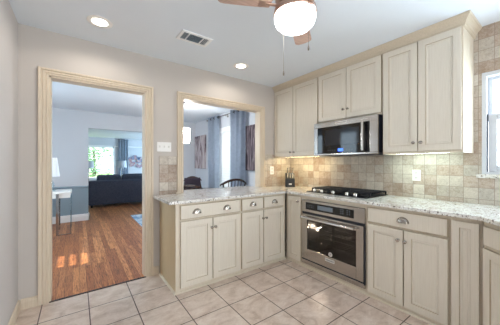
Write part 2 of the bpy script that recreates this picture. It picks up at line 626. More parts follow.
# casings: mitred moulded profile (offset from opening, thickness)
PROF = [(0, 0), (0, .012), (.006, .017), (.016, .017), (.019, .012), (.023, .012), (.027, .019), (.040, .019), (.043, .014), (.047, .014), (.052, .024), (.068, .026), (.071, .022), (.071, 0)]
def casing(name, x0, x1, zt, z0, y, sgn, k=1.0, kt=1.0):
    st = []
    for i in range(4):
        loop = []
        for o, t in PROF:
            o *= k
            x = (x0 - o) if i < 2 else (x1 + o)
            z = z0 if i in (0, 3) else zt + o * kt
            loop.append((x, y + sgn * t, z))
        st.append(loop)
    b = MB()
    b.sweep(st)
    return b
b = casing('', D0, D1, DT, 0, YB, -1, 1.08, 0.82)
b.box(D0 - .001, D0 + .014, YB - .004, YB2 + .004, 0, DT)
b.box(D1 - .014, D1 + .001, YB - .004, YB2 + .004, 0, DT)
b.box(D0, D1, YB - .004, YB2 + .004, DT - .014, DT + .001)
struct('trim_1', b, M['trim'])
b = casing('', P0, P1, PT, 0.915, YB, -1, 0.98, 0.95)
b.box(P0 - .001, P0 + .012, YB - .004, YB2 + .004, 0.915, PT)
b.box(P1 - .012, P1 + .001, YB - .004, YB2 + .004, 0.915, PT)
b.box(P0, P1, YB - .004, YB2 + .004, PT - .012, PT + .001)
b.box(P0 - .085, P0 - .012, YB - .03, YB, 0.914, 0.93)
b.box(P1 + .012, P1 + .085, YB - .03, YB, 0.914, 0.93)
struct('trim_2', b, M['trim'])
# baseboards
def bb_prof(t=.016, h=.09):
    return [(0, 0), (t, 0), (t, h * .7), (t * .75, h * .8), (t * .75, h * .9), (t * .3, h), (0, h)]
b = MB()
b.prism([(XL + t, z) for t, z in bb_prof()], YF, YB, 'Y')
struct('baseboard_left', b, M['trim'])
b = MB()
b.prism([(YB - t, z) for t, z in bb_prof()], XL + .016, D0 - .078, 'X')
b.prism([(YB - t, z) for t, z in bb_prof()], D1 + .078, 0.766, 'X')
struct('baseboard_back', b, M['trim'])
b = MB()
b.prism([(DY1 - t, z) for t, z in bb_prof(.02, .15)], DX0, OX0 + .02, 'X')
b.box(OX0, OX0 + .02, DY1 - .02, DY1 + .12, 0, .15)
struct('baseboard_dining_far', b, M['white'])
b = MB()
b.prism([(DY1 - t, .75 + z) for t, z in [(0, -.03), (.012, -.03), (.014, -.01), (.026, 0), (.026, .016), (.008, .03), (0, .03)]], DX0, OX0, 'X')
struct('trim_3', b, M['dining_wainscot'])
struct('trim_4', MB().box(D0, D1, 2.838, 2.862, -.002, .006, .002), M['chair_wood'])

# kitchen window: double hung, painted white
root = thing('window_1', 'white double-hung sash window over the corner sink', 'window', (XR, 0, WZ0))
root['kind'] = 'structure'
b = MB()
fx0, fx1 = XR - .012, XR + .12
b.box(fx0, fx1, WY1 - .030, WY1 - .001, WZ0, WZ1)
b.box(fx0, fx1, WY0 + .001, WY0 + .030, WZ0, WZ1)
b.box(fx0, fx1, WY0 + .03, WY1 - .03, WZ1 - .035, WZ1 - .001)
b.box(fx0, fx1, WY0 + .03, WY1 - .03, WZ0, WZ0 + .02)
obj('window_frame', b, M['window_paint'], root)
def sash(b, x0, x1, y0, y1, z0, z1, w):
    b.box(x0, x1, y0, y0 + w, z0, z1, .004)
    b.box(x0, x1, y1 - w, y1, z0, z1, .004)
    b.box(x0, x1, y0 + w, y1 - w, z0, z0 + w, .004)
    b.box(x0, x1, y0 + w, y1 - w, z1 - w, z1, .004)
b = MB()
sash(b, XR + .06, XR + .09, WY0 + .03, WY1 - .03, 1.66, WZ1 - .035, .03)
up = obj('upper_sash', b, M['window_paint'], root)
b = MB().box(XR + .073, XR + .077, WY0 + .06, WY1 - .06, 1.69, WZ1 - .065)
obj('glass_pane', b, M['glass'], up)
b = MB()
sash(b, XR + .015, XR + .05, WY0 + .034, WY1 - .038, WZ0 + .02, 1.715, .055)
lo = obj('lower_sash', b, M['window_paint'], root)
b = MB().box(XR + .03, XR + .034, WY0 + .09, WY1 - .09, WZ0 + .07, 1.665)
obj('glass_pane', b, M['glass'], lo)
b = MB().box(XR + .006, XR + .014, WY1 - .0375, WY1 - .0305, WZ0 + .02, 1.715)
obj('sash_track', b, M['dark_gap'], root)
struct('trim_5', MB().box(XR - .035, XR + .115, WY0 - .03, WY1 + .034, 1.150, 1.1835, .004), M['granite'])

# dining window
b = MB()
b.box(DX1 - .015, DX1 + .1, DWY0 - .06, DWY0 + .03, DWZ0 - .05, DWZ1 + .06)
b.box(DX1 - .015, DX1 + .1, DWY1 - .03, DWY1 + .06, DWZ0 - .05, DWZ1 + .06)
b.box(DX1 - .015, DX1 + .1, DWY0, DWY1, DWZ1 - .03, DWZ1 + .06)
b.box(DX1 - .04, DX1 + .1, DWY0, DWY1, DWZ0 - .05, DWZ0 + .02)
b.box(DX1 + .04, DX1 + .08, DWY0, DWY1, 1.27, 1.32)
w2 = struct('window_2', b, M['white'])
obj('glass_pane', MB().box(DX1 + .058, DX1 + .062, DWY0 + .02, DWY1 - .02, DWZ0, DWZ1 - .01), M['glass'], w2)
# living room window
b = MB()
b.box(LWX0 - .06, LWX0 + .03, LY1 - .015, LY1 + .1, LWZ0 - .05, LWZ1 + .06)
b.box(LWX1 - .03, LWX1 + .05, LY1 - .015, LY1 + .1, LWZ0 - .05, LWZ1 + .06)
b.box(LWX0, LWX1, LY1 - .015, LY1 + .1, LWZ1 - .03, LWZ1 + .06)
b.box(LWX0, LWX1, LY1 - .03, LY1 + .1, LWZ0 - .05, LWZ0 + .03)
w3 = struct('window_3', b, M['white'])
obj('glass_pane', MB().box(LWX0 + .02, LWX1 - .02, LY1 + .05, LY1 + .054, LWZ0, LWZ1 - .02), M['glass'], w3)
# crown line in the living room
b = MB().box(1.32, LX1, LY1 - .03, LY1, 2.02, 2.06, .005)
struct('trim_6', b, M['white'])

# ------------------------------------------------------------------ cabinets (local: x to the viewer's right, -y outwards, z up)
def door_mesh(x0, x1, z0, z1, t=.02, fw=.056):
    b = MB()
    def rg(ins, y):
        return b.ring([(x0 + ins, y, z0 + ins), (x1 - ins, y, z0 + ins), (x1 - ins, y, z1 - ins), (x0 + ins, y, z1 - ins)])
    seq = [(0, 0, 0), (0, -t + .003, 1), (.003, -t, 0), (fw, -t, 0), (fw + .003, -t + .007, 1), (fw + .014, -t + .006, 0), (fw + .020, -t + .010, 0)]
    prev = rg(seq[0][0], seq[0][1])
    b.face(prev)
    for ins, y, mi in seq[1:]:
        r = rg(ins, y)
        b.mi = mi
        b.bridge(prev, r)
        prev = r
    b.mi = 0
    b.face(prev)
    return b
def slab_mesh(x0, x1, z0, z1, t=.02):
    b = MB()
    def rg(ins, y):
        return b.ring([(x0 + ins, y, z0 + ins), (x1 - ins, y, z0 + ins), (x1 - ins, y, z1 - ins), (x0 + ins, y, z1 - ins)])
    prev = rg(0, 0)
    b.face(prev)
    for ins, y, mi in ((0, -t + .005, 1), (.004, -t + .003, 1), (.007, -t, 0)):
        r = rg(ins, y)
        b.mi = mi
        b.bridge(prev, r)
        prev = r
    b.mi = 0
    b.face(prev)
    return b
def knob_mesh(x, z, y=-.02):
    return MB().lathe([(.009, y), (.009, y - .003), (.005, y - .006), (.005, y - .013), (.012, y - .017), (.0155, y - .022), (.014, y - .028), (.007, y - .031), (.0, y - .0315)], (x, 0, z), 'Y', 16)
def pull_mesh(x, z, y=-.02, a=.045, h=.046, d=.028):
    b = MB()
    na, ns = 16, 6
    z0 = z - h * .45
    grid = []
    for j in range(ns + 1):
        sr = math.sin(PI / 2 * j / ns)
        dep = math.cos(PI / 2 * j / ns)
        row = []
        for i in range(na + 1):
            t = PI * i / na
            row.append(b._v((x + a * sr * math.cos(t), y - .001 - d * dep, z0 + h * sr * math.sin(t))))
        grid.append(row)
    for j in range(ns):
        for i in range(na):
            if j == 0:
                b.face([grid[0][0], grid[1][i], grid[1][i + 1]])
            else:
                b.face([grid[j][i], grid[j][i + 1], grid[j + 1][i + 1], grid[j + 1][i]])
    bmesh.ops.remove_doubles(b.bm, verts=b.bm.verts, dist=1e-5)
    geom = list(b.bm.faces)
    bmesh.ops.solidify(b.bm, geom=geom, thickness=.002)
    # thin flange behind the dome
    pts = [(x + (a + .004) * math.cos(PI * i / 16), z0 + (h + .004) * math.sin(PI * i / 16)) for i in range(17)]
    b.prism([(px, pz) for px, pz in pts] + [(x - a - .004, z0 - .003), (x + a + .004, z0 - .003)], y - .0015, y, 'Y')
    return b
def cabinet(name, label, loc, rot, W, D, z0, z1, doors=(), drawers=(), body=None, bodymat=None, cat='cabinet', group=None):
    t = thing(name, label, cat, (loc[0], loc[1], z0), rot, group)
    if body is None:
        body = MB()
        body.box(0, W, 0.02, D, 0, z1 - z0)
        st = .022
        body.box(0, st, 0, .02, 0, z1 - z0, .001)
        body.box(W - st, W, 0, .02, 0, z1 - z0, .001)
        body.box(st, W - st, 0, .02, 0, .05, .001)
        body.box(st, W - st, 0, .02, z1 - z0 - .03, z1 - z0, .001)
        body.box(st, W - st, .001, .02, .05, z1 - z0 - .03)
    obj('body', body, bodymat or M['body_cream'], t, world=False)
    sh = Matrix.Translation((0, 0, -z0))
    for (a0, a1, c0, c1, kx, kz) in doors:
        mb = door_mesh(a0, a1, c0 - z0, c1 - z0, fw=min(.056, (a1 - a0) * .3))
        d = obj('door', mb, [M['door_cream'], M['glaze']], t, world=False)
        if kx is not None:
            obj('knob', knob_mesh(kx, kz - z0), M['nickel'], d, smooth=True, world=False, ang=60)
    for (a0, a1, c0, c1, pulls) in drawers:
        d = obj('drawer', slab_mesh(a0, a1, c0 - z0, c1 - z0), [M['door_cream'], M['glaze']], t, world=False)
        for px in pulls:
            obj('cup_pull', pull_mesh(px, (c0 + c1) / 2 - z0), M['nickel'], d, smooth=True, world=False, ang=60)
    return t

ZB, ZT = 0.0, 0.884
YP = 2.296                                    # peninsula face frame
# first unit of the short run under the pass-through (end panel towards the doorway is tan)
W1 = 1.53 - .775
bdy = MB()
bdy.box(0, W1, .02, .552, 0, ZT)
for q in ((0, .03), (W1 - .02, W1)):
    bdy.box(q[0], q[1], 0, .02, 0, ZT, .001)
bdy.box(.03, W1 - .02, 0, .02, 0, .05, .001)
bdy.box(.03, W1 - .02, 0, .02, ZT - .02, ZT, .001)
bdy.box(.03, W1 - .02, .001, .02, .05, ZT - .02)
bdy.bm.faces.ensure_lookup_table()
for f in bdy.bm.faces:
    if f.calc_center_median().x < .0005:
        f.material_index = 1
x0 = .775
cabinet('base_cabinet', 'cream base cabinet with tan end panel beside the doorway', (x0, YP), 0, W1, .552, 0, ZT,
        doors=[(.820 - x0, 1.167 - x0, .048, .702, 1.150 - x0, .604), (1.176 - x0, 1.520 - x0, .048, .702, 1.196 - x0, .604)],
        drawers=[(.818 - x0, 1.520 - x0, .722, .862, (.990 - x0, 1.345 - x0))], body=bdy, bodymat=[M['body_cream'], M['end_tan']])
x0 = 1.531
cabinet('base_cabinet', 'cream base cabinet with two drawers under the pass-through, nearest the corner', (x0, YP), 0, 2.258 - x0, .552, 0, ZT,
        doors=[(1.548 - x0, 1.868 - x0, .048, .702, 1.850 - x0, .604), (1.878 - x0, 2.215 - x0, .048, .702, 1.900 - x0, .604)],
        drawers=[(1.546 - x0, 1.868 - x0, .722, .862, (1.705 - x0,)), (1.878 - x0, 2.215 - x0, .722, .862, (2.052 - x0,))])
# range wall run: faces -X, local x runs towards the camera (-Y)
XB = 2.28
RR = -PI / 2
DB = .64
cabinet('base_cabinet', 'narrow single-door cream base cabinet in the corner left of the oven', (XB, 2.292), RR, 2.292 - 2.008, DB, 0, ZT,
        doors=[(2.292 - 2.250, 2.292 - 2.026, .048, .855, 2.292 - 2.062, .80)])
# oven cabinet: a frame around the oven
y0 = 2.008
Wo = 2.008 - 1.193
b = MB()
b.box(0, .018, 0, DB, 0, ZT)
b.box(Wo - .018, Wo, 0, DB, 0, ZT)
b.box(.018, Wo - .018, 0, .02, 0, .085)
b.box(.018, Wo - .018, .02, DB, .03, .05)
b.box(.018, Wo - .018, 0, .05, .838, ZT)
t = thing('oven_cabinet', 'cream frame cabinet around the built-in steel oven', 'cabinet', (XB, y0, 0), RR)
obj('body', b, M['body_cream'], t, world=False)
y0 = 1.192
cabinet('base_cabinet', 'cream base cabinet with one wide drawer and two doors right of the oven', (XB, y0), RR, y0 - .558, DB, 0, ZT,
        doors=[(y0 - 1.178, y0 - .872, .048, .702, y0 - .905, .615), (y0 - .864, y0 - .566, .048, .702, y0 - .850, .612)],
        drawers=[(y0 - 1.180, y0 - .566, .720, .858, (y0 - .872,))])
y0 = .556
cabinet('base_cabinet', 'slim tall cream pull-out cabinet front beside the angled sink cabinet', (XB, y0), RR, y0 - .378, DB, 0, ZT,
        doors=[(y0 - .546, y0 - .392, .048, .855, None, None)])
# angled sink cabinet in the corner
OD = Vector((2.268, .370))
RD = R(-135)
LD = .66
b = MB()
b.box(0, LD, 0, .02, 0, ZT)
b.box(.0, LD, .02, .45, .05, .07)
b.box(0, .018, .02, .44, 0, ZT - .001)
b.box(LD - .018, LD, .02, .44, 0, ZT - .001)
cabinet('sink_cabinet', 'angled cream sink cabinet at the right edge below the window', (OD.x, OD.y), RD, LD, .45, 0, ZT,
        doors=[(.016, .322, .048, .700, .30, .61), (.330, .644, .048, .700, .352, .61)], drawers=[(.016, .644, .720, .852, ())], body=b)

# wall cabinets
XU = 2.578
DU = XR - XU - .011
def wallcab(label, ya, yb, z0, doors, D=DU, group=None):
    W, H = ya - yb, 2.462 - z0
    body = MB()
    body.box(0, W, .02, D, .026, H)
    body.box(0, .022, 0, .02, 0, H, .001)
    body.box(W - .022, W, 0, .02, 0, H, .001)
    body.box(.022, W - .022, 0, .02, 0, .04, .001)
    body.box(.022, W - .022, 0, .02, H - .06, H, .001)
    body.box(.022, W - .022, .001, .02, .04, H - .06)
    body.box(0, .012, .02, D, 0, .026)
    body.box(W - .012, W, .02, D, 0, .026)
    return cabinet('wall_cabinet', label, (XU, ya), RR, W, D, z0, 2.462, body=body,
                   doors=[(ya - a, ya - c, d0, d1, ya - k, kz) for a, c, d0, d1, k, kz in doors])
wallcab('cream two-door wall cabinet in the corner left of the microwave', 2.855, 1.994, 1.372,
        [(2.846, 2.448, 1.394, 2.412, 2.478, 1.444), (2.440, 2.004, 1.394, 2.412, 2.410, 1.444)])
wallcab('short cream two-door wall cabinet above the microwave', 1.991, 1.184, 1.797,
        [(1.982, 1.592, 1.815, 2.412, 1.617, 1.920), (1.586, 1.192, 1.815, 2.412, 1.561, 1.920)])
wallcab('tall cream two-door wall cabinet between microwave and window', 1.181, .543, 1.372,
        [(1.172, .866, 1.394, 2.412, .892, 1.472), (.859, .551, 1.394, 2.412, .832, 1.472)])

# crown moulding on top of the wall cabinets, mitred return at the window end
CP = [(0, 2.412), (.012, 2.412), (.015, 2.420), (.013, 2.426), (.020, 2.432), (.022, 2.446), (.031, 2.462), (.043, 2.472), (.046, 2.478), (.052, 2.482), (.056, 2.497), (.056, 2.499), (0, 2.499)]
b = MB()
b.sweep([[(XU - o, 2.8565, z) for o, z in CP], [(XU - o, .543 - o, z) for o, z in CP], [(TX - .001, .543 - o, z) for o, z in CP]])
tag(obj('crown_moulding', b, M['crown']), 'cream crown moulding running along the top of the wall cabinets', 'moulding')
# shoe moulding at the foot of the base cabinets
def shoe(o):
    return [(0, 0), (o, 0), (o, .008), (o * .6, .015), (0, .018)]
b = MB()
pr = shoe(.016)
b.sweep([[(.775 - t, YB - .02, z) for t, z in pr], [(.775 - t, YP - t, z) for t, z in pr], [(XB - t, YP - t, z) for t, z in pr], [(XB - t, .378 - t, z) for t, z in pr]])
tag(obj('shoe_moulding', b, M['body_cream']), 'thin cream moulding along the foot of the base cabinets on the tile floor', 'moulding')

# countertop
SK = (-.07, .73, .11, .50)                    # sink hole in the angled frame: along0, along1, in0, in1
def diag(s_, t_):
    return Vector((OD.x - .7071 * s_ + .7071 * t_, OD.y - .7071 * s_ - .7071 * t_))
e = .04
d0 = diag(0, -e)
xa = 2.240
outer = [(.702, YB2 + .22), (.702, YB + .001), (.702, 2.256), (xa, 2.256), (xa, .39), tuple(diag(LD, -e)), (diag(LD, -e).x, -1.0), (TX - .002, -1.0), (TX - .002, YB - .011), (2.358, YB - .011), (2.358, YB - .032), (P1 - .013, YB - .032), (P1 - .013, YB2 + .22), (P0 + .014, YB2 + .22), (P0 + .014, YB - .032), (.98, YB - .032), (.98, YB - .011), (.702, YB - .011)]
outer = [(.702, 2.256), (xa, 2.256), (xa, .385), tuple(diag(LD, -e)), (diag(LD, -e).x, -1.0), (TX - .002, -1.0), (TX - .002, YB - .011), (P1 - .014, YB - .011), (P1 - .014, YB2 + .20), (P0 + .014, YB2 + .20), (P0 + .014, YB - .011), (.702, YB - .011)]
hole = []
r_ = .05
for (cx, cy, a0) in ((SK[1] - r_, SK[3] - r_, 0), (SK[0] + r_, SK[3] - r_, 90), (SK[0] + r_, SK[2] + r_, 180), (SK[1] - r_, SK[2] + r_, 270)):
    for k in range(5):
        t_ = R(a0 + 90 * k / 4)
        hole.append(tuple(diag(cx + r_ * math.cos(t_), cy + r_ * math.sin(t_))))
b = MB()
def loop_edges(pts):
    vs = [b._v((x, y, .884)) for x, y in pts]
    return [b.bm.edges.new((vs[i], vs[(i + 1) % len(vs)])) for i in range(len(vs))]
es = loop_edges(outer) + loop_edges(hole)
bmesh.ops.triangle_fill(b.bm, use_beauty=True, use_dissolve=False, edges=es)
r = bmesh.ops.extrude_face_region(b.bm, geom=list(b.bm.faces))
bmesh.ops.translate(b.bm, verts=[g for g in r['geom'] if isinstance(g, bmesh.types.BMVert)], vec=(0, 0, .030))
bmesh.ops.recalc_face_normals(b.bm, faces=b.bm.faces)
ed = [g for g in b.bm.edges if len(g.link_faces) == 2 and g.calc_face_angle(0) > R(60) and abs(g.verts[0].co.z - g.verts[1].co.z) < 1e-4]
bmesh.ops.bevel(b.bm, geom=ed, offset=.004, segments=2, affect='EDGES', profile=.5)
tag(obj('countertop', b, M['granite']), 'speckled light granite worktop running under the pass-through and along the range wall', 'countertop')

# sink basin under the hole
b = MB()
def loopz(pts, z, sc=1.0):
    c = diag((SK[0] + SK[1]) / 2, (SK[2] + SK[3]) / 2)
    return b.ring([(c.x + (x - c.x) * sc, c.y + (y - c.y) * sc, z) for x, y in pts])
L = [loopz(hole, .8835, 1.05), loopz(hole, .8835, 1.0), loopz(hole, .74, .985), loopz(hole, .715, .94), loopz(hole, .708, .15)]
for i in range(4):
    b.bridge(L[i], L[i + 1])
b.face(L[-1])
bmesh.ops.solidify(b.bm, geom=list(b.bm.faces), thickness=.002)
tag(obj('kitchen_sink', b, M['steel'], smooth=True), 'steel sink basin set in the granite below the window', 'sink')

# ------------------------------------------------------------------ oven (faces -X)
ox = 2.252
OY1, OY0 = 2.003, 1.203                        # left, right edge in world y
t = thing('wall_oven', 'stainless steel built-in oven under the cooktop', 'oven', (XB, (OY0 + OY1) / 2, .089))
b = MB()
b.box(XB + .02, XB + .57, OY0 + .02, OY0 + .04, .11, .70)
b.box(XB + .02, XB + .57, OY1 - .04, OY1 - .02, .11, .70)
b.box(XB + .02, XB + .57, OY0 + .04, OY1 - .04, .11, .13)
b.box(XB + .02, XB + .57, OY0 + .04, OY1 - .04, .69, .83)
b.box(XB + .55, XB + .57, OY0 + .04, OY1 - .04, .13, .69)
obj('oven_cavity', b, M['oven_inside'], t)
b = MB()
b.box(ox + .006, XB - .001, OY0, OY1, .690, .834, .003)
obj('control_fascia', b, M['steel'], t)
b = MB().box(ox + .001, ox + .006, OY0 + .115, OY1 - .065, .722, .808, .001)
pn = obj('control_panel', b, M['black_glass'], t)
b = MB().box(ox - .0005, ox + .001, 1.56, 1.76, .743, .790)
obj('display', b, M['pale_led'], pn)
for yy in (1.46, 1.435, 1.385, 1.36):
    for zz in (.752, .772, .790):
        obj('button', MB().box(ox - .0003, ox + .001, yy - .006, yy + .006, zz - .003, zz + .003), M['pale_led'], pn)
for yy in (1.90, 1.875, 1.85, 1.825):
    obj('button', MB().box(ox - .0003, ox + .001, yy - .006, yy + .006, .752, .756), M['pale_led'], pn)
    obj('button', MB().box(ox - .0003, ox + .001, yy - .006, yy + .006, .774, .778), M['pale_led'], pn)
b = MB().box(ox + .012, XB - .001, OY0 + .003, OY1 - .003, .666, .690)
obj('vent_gap', b, M['dark_gap'], t)
# door: steel frame around a window
GY0, GY1, GZ0, GZ1 = 1.290, 1.916, .243, .606
b = MB()
b.box(ox, XB - .004, OY0 + .012, GY0, .118, .664, .004)
b.box(ox, XB - .004, GY1, OY1 - .006, .118, .664, .004)
b.box(ox, XB - .004, GY0, GY1, .118, GZ0, .002)
b.box(ox, XB - .004, GY0, GY1, GZ1, .664, .002)
dr = obj('oven_door', b, M['steel'], t)
obj('door_glass', MB().box(ox + .006, ox + .012, GY0 - .002, GY1 + .002, GZ0 - .002, GZ1 + .002), M['oven_glass'], dr)
b = MB()
b.cyl((ox - .05, OY0 + .085, .628), (ox - .05, OY1 - .03, .628), .0125, n=16)
for yy in (OY0 + .10, OY1 - .06):
    b.cyl((ox - .05, yy, .628), (ox + .001, yy, .628), .009, n=12)
obj('handle', b, M['steel_bright'], dr, smooth=True)
b = MB().box(ox - .003, ox, 1.535, 1.655, .188, .222, .002)
bd = obj('badge', b, M['badge'], dr)
b = MB()
for k in range(10):
    yy = 1.642 - k * .0105
    b.box(ox - .0036, ox - .0028, yy - .003, yy + .003, .198, .211 if k not in (0, 2, 7) else .214)
obj('badge_lettering', b, M['badge_mark'], bd)
b = MB().lathe([(.024, ox - .001), (.024, ox - .003), (.0, ox - .0031)], (0, 1.585, .275), 'X', 24)
em = obj('round_sticker', b, M['badge'], dr)
b = MB()
b.tube([(ox - .0036, 1.585 + .014 * math.cos(k * PI / 8),   .275 + .014 * math.sin(k * PI / 8)) for k in range(16)], .0012, 6, closed=True)
b.box(ox - .0042, ox - .003, 1.580, 1.590, .269, .281)
obj('sticker_ring', b, M['badge_mark'], em)
b = MB()
b.box(ox + .006, XB - .001, OY0, OY0 + .0105, .090, .664)
b.box(ox + .006, XB - .001, OY0, OY1, .103, .116, .002)
obj('bottom_trim', b, M['dark_gap'], t)
b = MB().box(ox + .008, XB - .001, OY0, OY1, .052, .101, .003)
obj('lower_vent_strip', b, M['steel'], t)
# racks and bulb inside
for zz in (.33, .47):
    b = MB()
    for k in range(16):
        yy = OY0 + .06 + (OY1 - OY0 - .12) * k / 15
        b.cyl((XB + .05, yy, zz), (XB + .52, yy, zz), .0042, n=6)
    for xx in (XB + .05, XB + .28, XB + .52):
        b.cyl((xx, OY0 + .042, zz - .004), (xx, OY1 - .042, zz - .004), .0035, n=6)
    obj('oven_rack', b, M['steel_bright'], t)
b = MB().lathe([(.022, .0), (.022, -.010), (.016, -.020), (.0, -.024)], (2.50, OY1 - .0405, .43), 'Y', 16)
obj('oven_light', b, M['oven_bulb'], t)
light('oven_light_glow', 'POINT', (2.50, 1.90, .45), 5.5, (1, .88, .7), shadow_soft_size=.02)

# ------------------------------------------------------------------ microwave (faces -X)
mx = 2.505
MY1, MY0 = 2.014, 1.200
t = thing('microwave', 'stainless over-the-range microwave with black glass door', 'microwave', (XU, (MY0 + MY1) / 2, 1.378))
b = MB().box(mx + .03, XR - .011, MY0 + .004, 1.986, 1.392, 1.794, .003)
obj('body', b, M['dark_gap'], t)
b = MB()
b.box(mx + .004, mx + .03, MY0, MY1, 1.730, 1.792, .005)
b.box(mx + .004, mx + .03, MY0, MY1, 1.380, 1.402, .004)
b.box(mx + .004, mx + .03, MY1 - .055, MY1, 1.402, 1.730, .003)
b.box(mx + .004, mx + .03, MY0, MY0 + .085, 1.402, 1.730, .003)
fr = obj('front_frame', b, M['steel'], t)
b = MB().box(mx + .001, mx + .004, 1.55, 1.70, 1.752, 1.776, .001)
bd = obj('badge', b, M['badge'], fr)
b = MB()
for k in range(10):
    yy = 1.685 - k * .0130
    b.box(mx, mx + .0012, yy - .004, yy + .004, 1.758, 1.769 if k not in (0, 2, 7) else 1.772)
obj('badge_lettering', b, M['badge_mark'], bd)
b = MB().box(mx + .008, mx + .029, MY0 + .086, MY1 - .056, 1.403, 1.729, .002)
dg = obj('glass_door', b, M['black_glass'], t)
b = MB().box(mx + .0062, mx + .0082, 1.40, 1.85, 1.50, 1.69, .001)
obj('viewing_window', b, paint('smoked_glass', rgb(38, 40, 46), 0.06, 0.02), dg)
b = MB().box(mx + .0062, mx + .0085, 1.60, 1.665, 1.425, 1.458)
obj('clock_display', b, M['blue_led'], dg)
for yy in (1.80, 1.77, 1.74, 1.71, 1.55, 1.52, 1.49):
    obj('button', MB().box(mx + .0068, mx + .0085, yy - .008, yy + .008, 1.438, 1.442), M['pale_led'], dg)
b = MB()
b.cyl((mx - .035, 1.345, 1.42), (mx - .035, 1.345, 1.735), .0135, n=16)
for zz in (1.44, 1.715):
    b.cyl((mx - .035, 1.345, zz), (mx + .009, 1.345, zz), .009, n=12)
obj('handle', b, M['steel_bright'], dg, smooth=True)
b = MB().box(mx + .04, XR - .05, MY0 + .05, MY1 - .05, 1.374, 1.391, .003)
obj('grease_filter', b, M['dark_gap'], t)

# ------------------------------------------------------------------ gas cooktop
CX0, CX1, CY0, CY1 = 2.405, 2.885, 1.262, 2.062
t = thing('gas_cooktop', 'black gas cooktop with cast-iron grates set on the granite', 'cooktop', ((CX0 + CX1) / 2, (CY0 + CY1) / 2, .914))
obj('cooktop_plate', MB().box(CX0, CX1, CY0, CY1, .9142, .924, .004), M['black_glass'], t)
obj('burner_well', MB().box(CX0 + .105, CX1 - .015, CY0 + .015, CY1 - .015, .923, .927, .002), M['black_iron'], t)
NB = [(2.60, 1.93), (2.78, 1.93), (2.69, 1.662), (2.60, 1.395), (2.78, 1.395)]
for bx, by in NB:
    b = MB().lathe([(.052, .926), (.052, .934), (.040, .936), (.040, .943), (.034, .947), (.0, .9475)], (bx, by, 0), 'Z', 20)
    obj('burner', b, M['black_plastic'], t, smooth=True)
for k in range(3):
    a0 = CY0 + .012 + k * (CY1 - CY0 - .024) / 3 + .003
    a1 = a0 + (CY1 - CY0 - .024) / 3 - .006
    gx0, gx1 = CX0 + .10, CX1 - .01
    b = MB()
    zt0, zt1 = .948, .962
    for xx in (gx0, gx1 - .014):
        b.box(xx, xx + .014, a0, a1, zt0, zt1, .003)
    for yy in (a0, a1 - .012):
        b.box(gx0 + .014, gx1 - .014, yy, yy + .012, zt0, zt1, .003)
    for j in range(1, 8):
        xx = gx0 + (gx1 - gx0) * j / 8
        b.box(xx - .006, xx + .006, a0 - (.014 if k == 0 else -.012), a1 - .012, zt0 + .001, zt1 + .006, .002)
    ym = (a0 + a1) / 2
    b.box(gx0 + .014, gx1 - .014, ym - .006, ym + .006, zt0 - .004, zt1 - .004, .002)
    for xx in (gx0, gx1 - .014):
        for yy in (a0, a1 - .014):
            b.box(xx, xx + .014, yy, yy + .014, .926, zt0 + .004)
    obj('grate', b, M['black_iron'], t)
for yy in (1.965, 1.855, 1.692, 1.515, 1.414):
    b = MB().lathe([(.024, .9235), (.024, .928), (.020, .930), (.018, .950), (.015, .953), (.0, .9535)], (CX0 + .052, yy, 0), 'Z', 20)
    b.box(CX0 + .034, CX0 + .070, yy - .004, yy + .004, .950, .958, .002)
    obj('control_knob', b, M['steel_bright'], t, smooth=True)

# ------------------------------------------------------------------ knife block with knives
kb = Matrix.Translation((2.715, 2.655, .914)) @ Matrix.Rotation(R(-40), 4, 'Z')
t = tag(obj('knife_block', MB(kb).prism([(-.075, 0), (.055, 0), (.055, .20), (-.005, .215), (-.075, .125)], -.07, .07, 'X'), M['black_plastic']),
        'black knife block standing in the counter corner left of the cooktop', 'knife block')
b = MB(kb).box(-.022, .022, -.0765, -.0751, .035, .055)
obj('maker_plate', b, M['badge'], t)
kn = ['rear left', 'rear middle', 'rear right', 'front left', 'front middle', 'front right']
kp = [(-.042, .01, .235, .105), (0.0, .015, .235, .115), (.042, .01, .235, .105), (-.038, -.042, .165, .085), (.0, -.042, .165, .085), (.038, -.042, .165, .085)]
for nm, (px, py, pz, ln) in zip(kn, kp):
    ax = Vector((0, -.42, .91)).normalized()
    base = Vector((px, py - .012, pz - .03))
    tk = thing('kitchen_knife', 'silver-handled kitchen knife at the %s of the black knife block' % nm, 'knife', kb @ base, 0, 'knives in the block')
    b = MB(kb).tube([base - ax * .03, base + ax * .004], .006, 8)
    obj('bolster', b, M['steel_bright'], tk)
    b = MB(kb).tube([base + ax * .003, base + ax * ln * .5, base + ax * ln * .9, base + ax * ln], [.0085, .0095, .011, .007], 10)
    obj('knife_handle', b, M['steel_bright'], tk, smooth=True)

# ------------------------------------------------------------------ switch plate and outlets
t = thing('light_switch', 'white three-gang light switch plate on the wall beside the doorway', 'switch', (.829, YB, 1.472))
obj('wall_plate', MB().box(.747, .911, YB - .007, YB, 1.418, 1.530, .003), M['white_gloss'], t)
for xx in (.776, .829, .882):
    b = MB().box(xx - .006, xx + .006, YB - .018, YB - .006, 1.466, 1.488, .002)
    obj('toggle', b, M['badge'], t)
t = thing('power_outlet', 'white outlet on the yellow-lit tile beside the pass-through', 'outlet', (2.508, YB - .009, 1.168))
obj('wall_plate', MB().box(2.470, 2.546, YB - .015, YB - .009, 1.105, 1.232, .003), M['white_gloss'], t)
for zz in (1.142, 1.195):
    o_ = obj('socket', MB().lathe([(.017, YB - .015), (.017, YB - .0175), (.0, YB - .0176)], (2.508, 0, zz), 'Y', 16), M['badge'], t)
    b = MB().box(2.501, 2.503, YB - .0182, YB - .0172, zz - .004, zz + .006).box(2.513, 2.515, YB - .0182, YB - .0172, zz - .004, zz + .006)
    obj('socket_slots', b, M['dark_gap'], o_)
t = thing('power_outlet', 'white outlet on the travertine under the tall wall cabinet by the window', 'outlet', (TX, .994, 1.152))
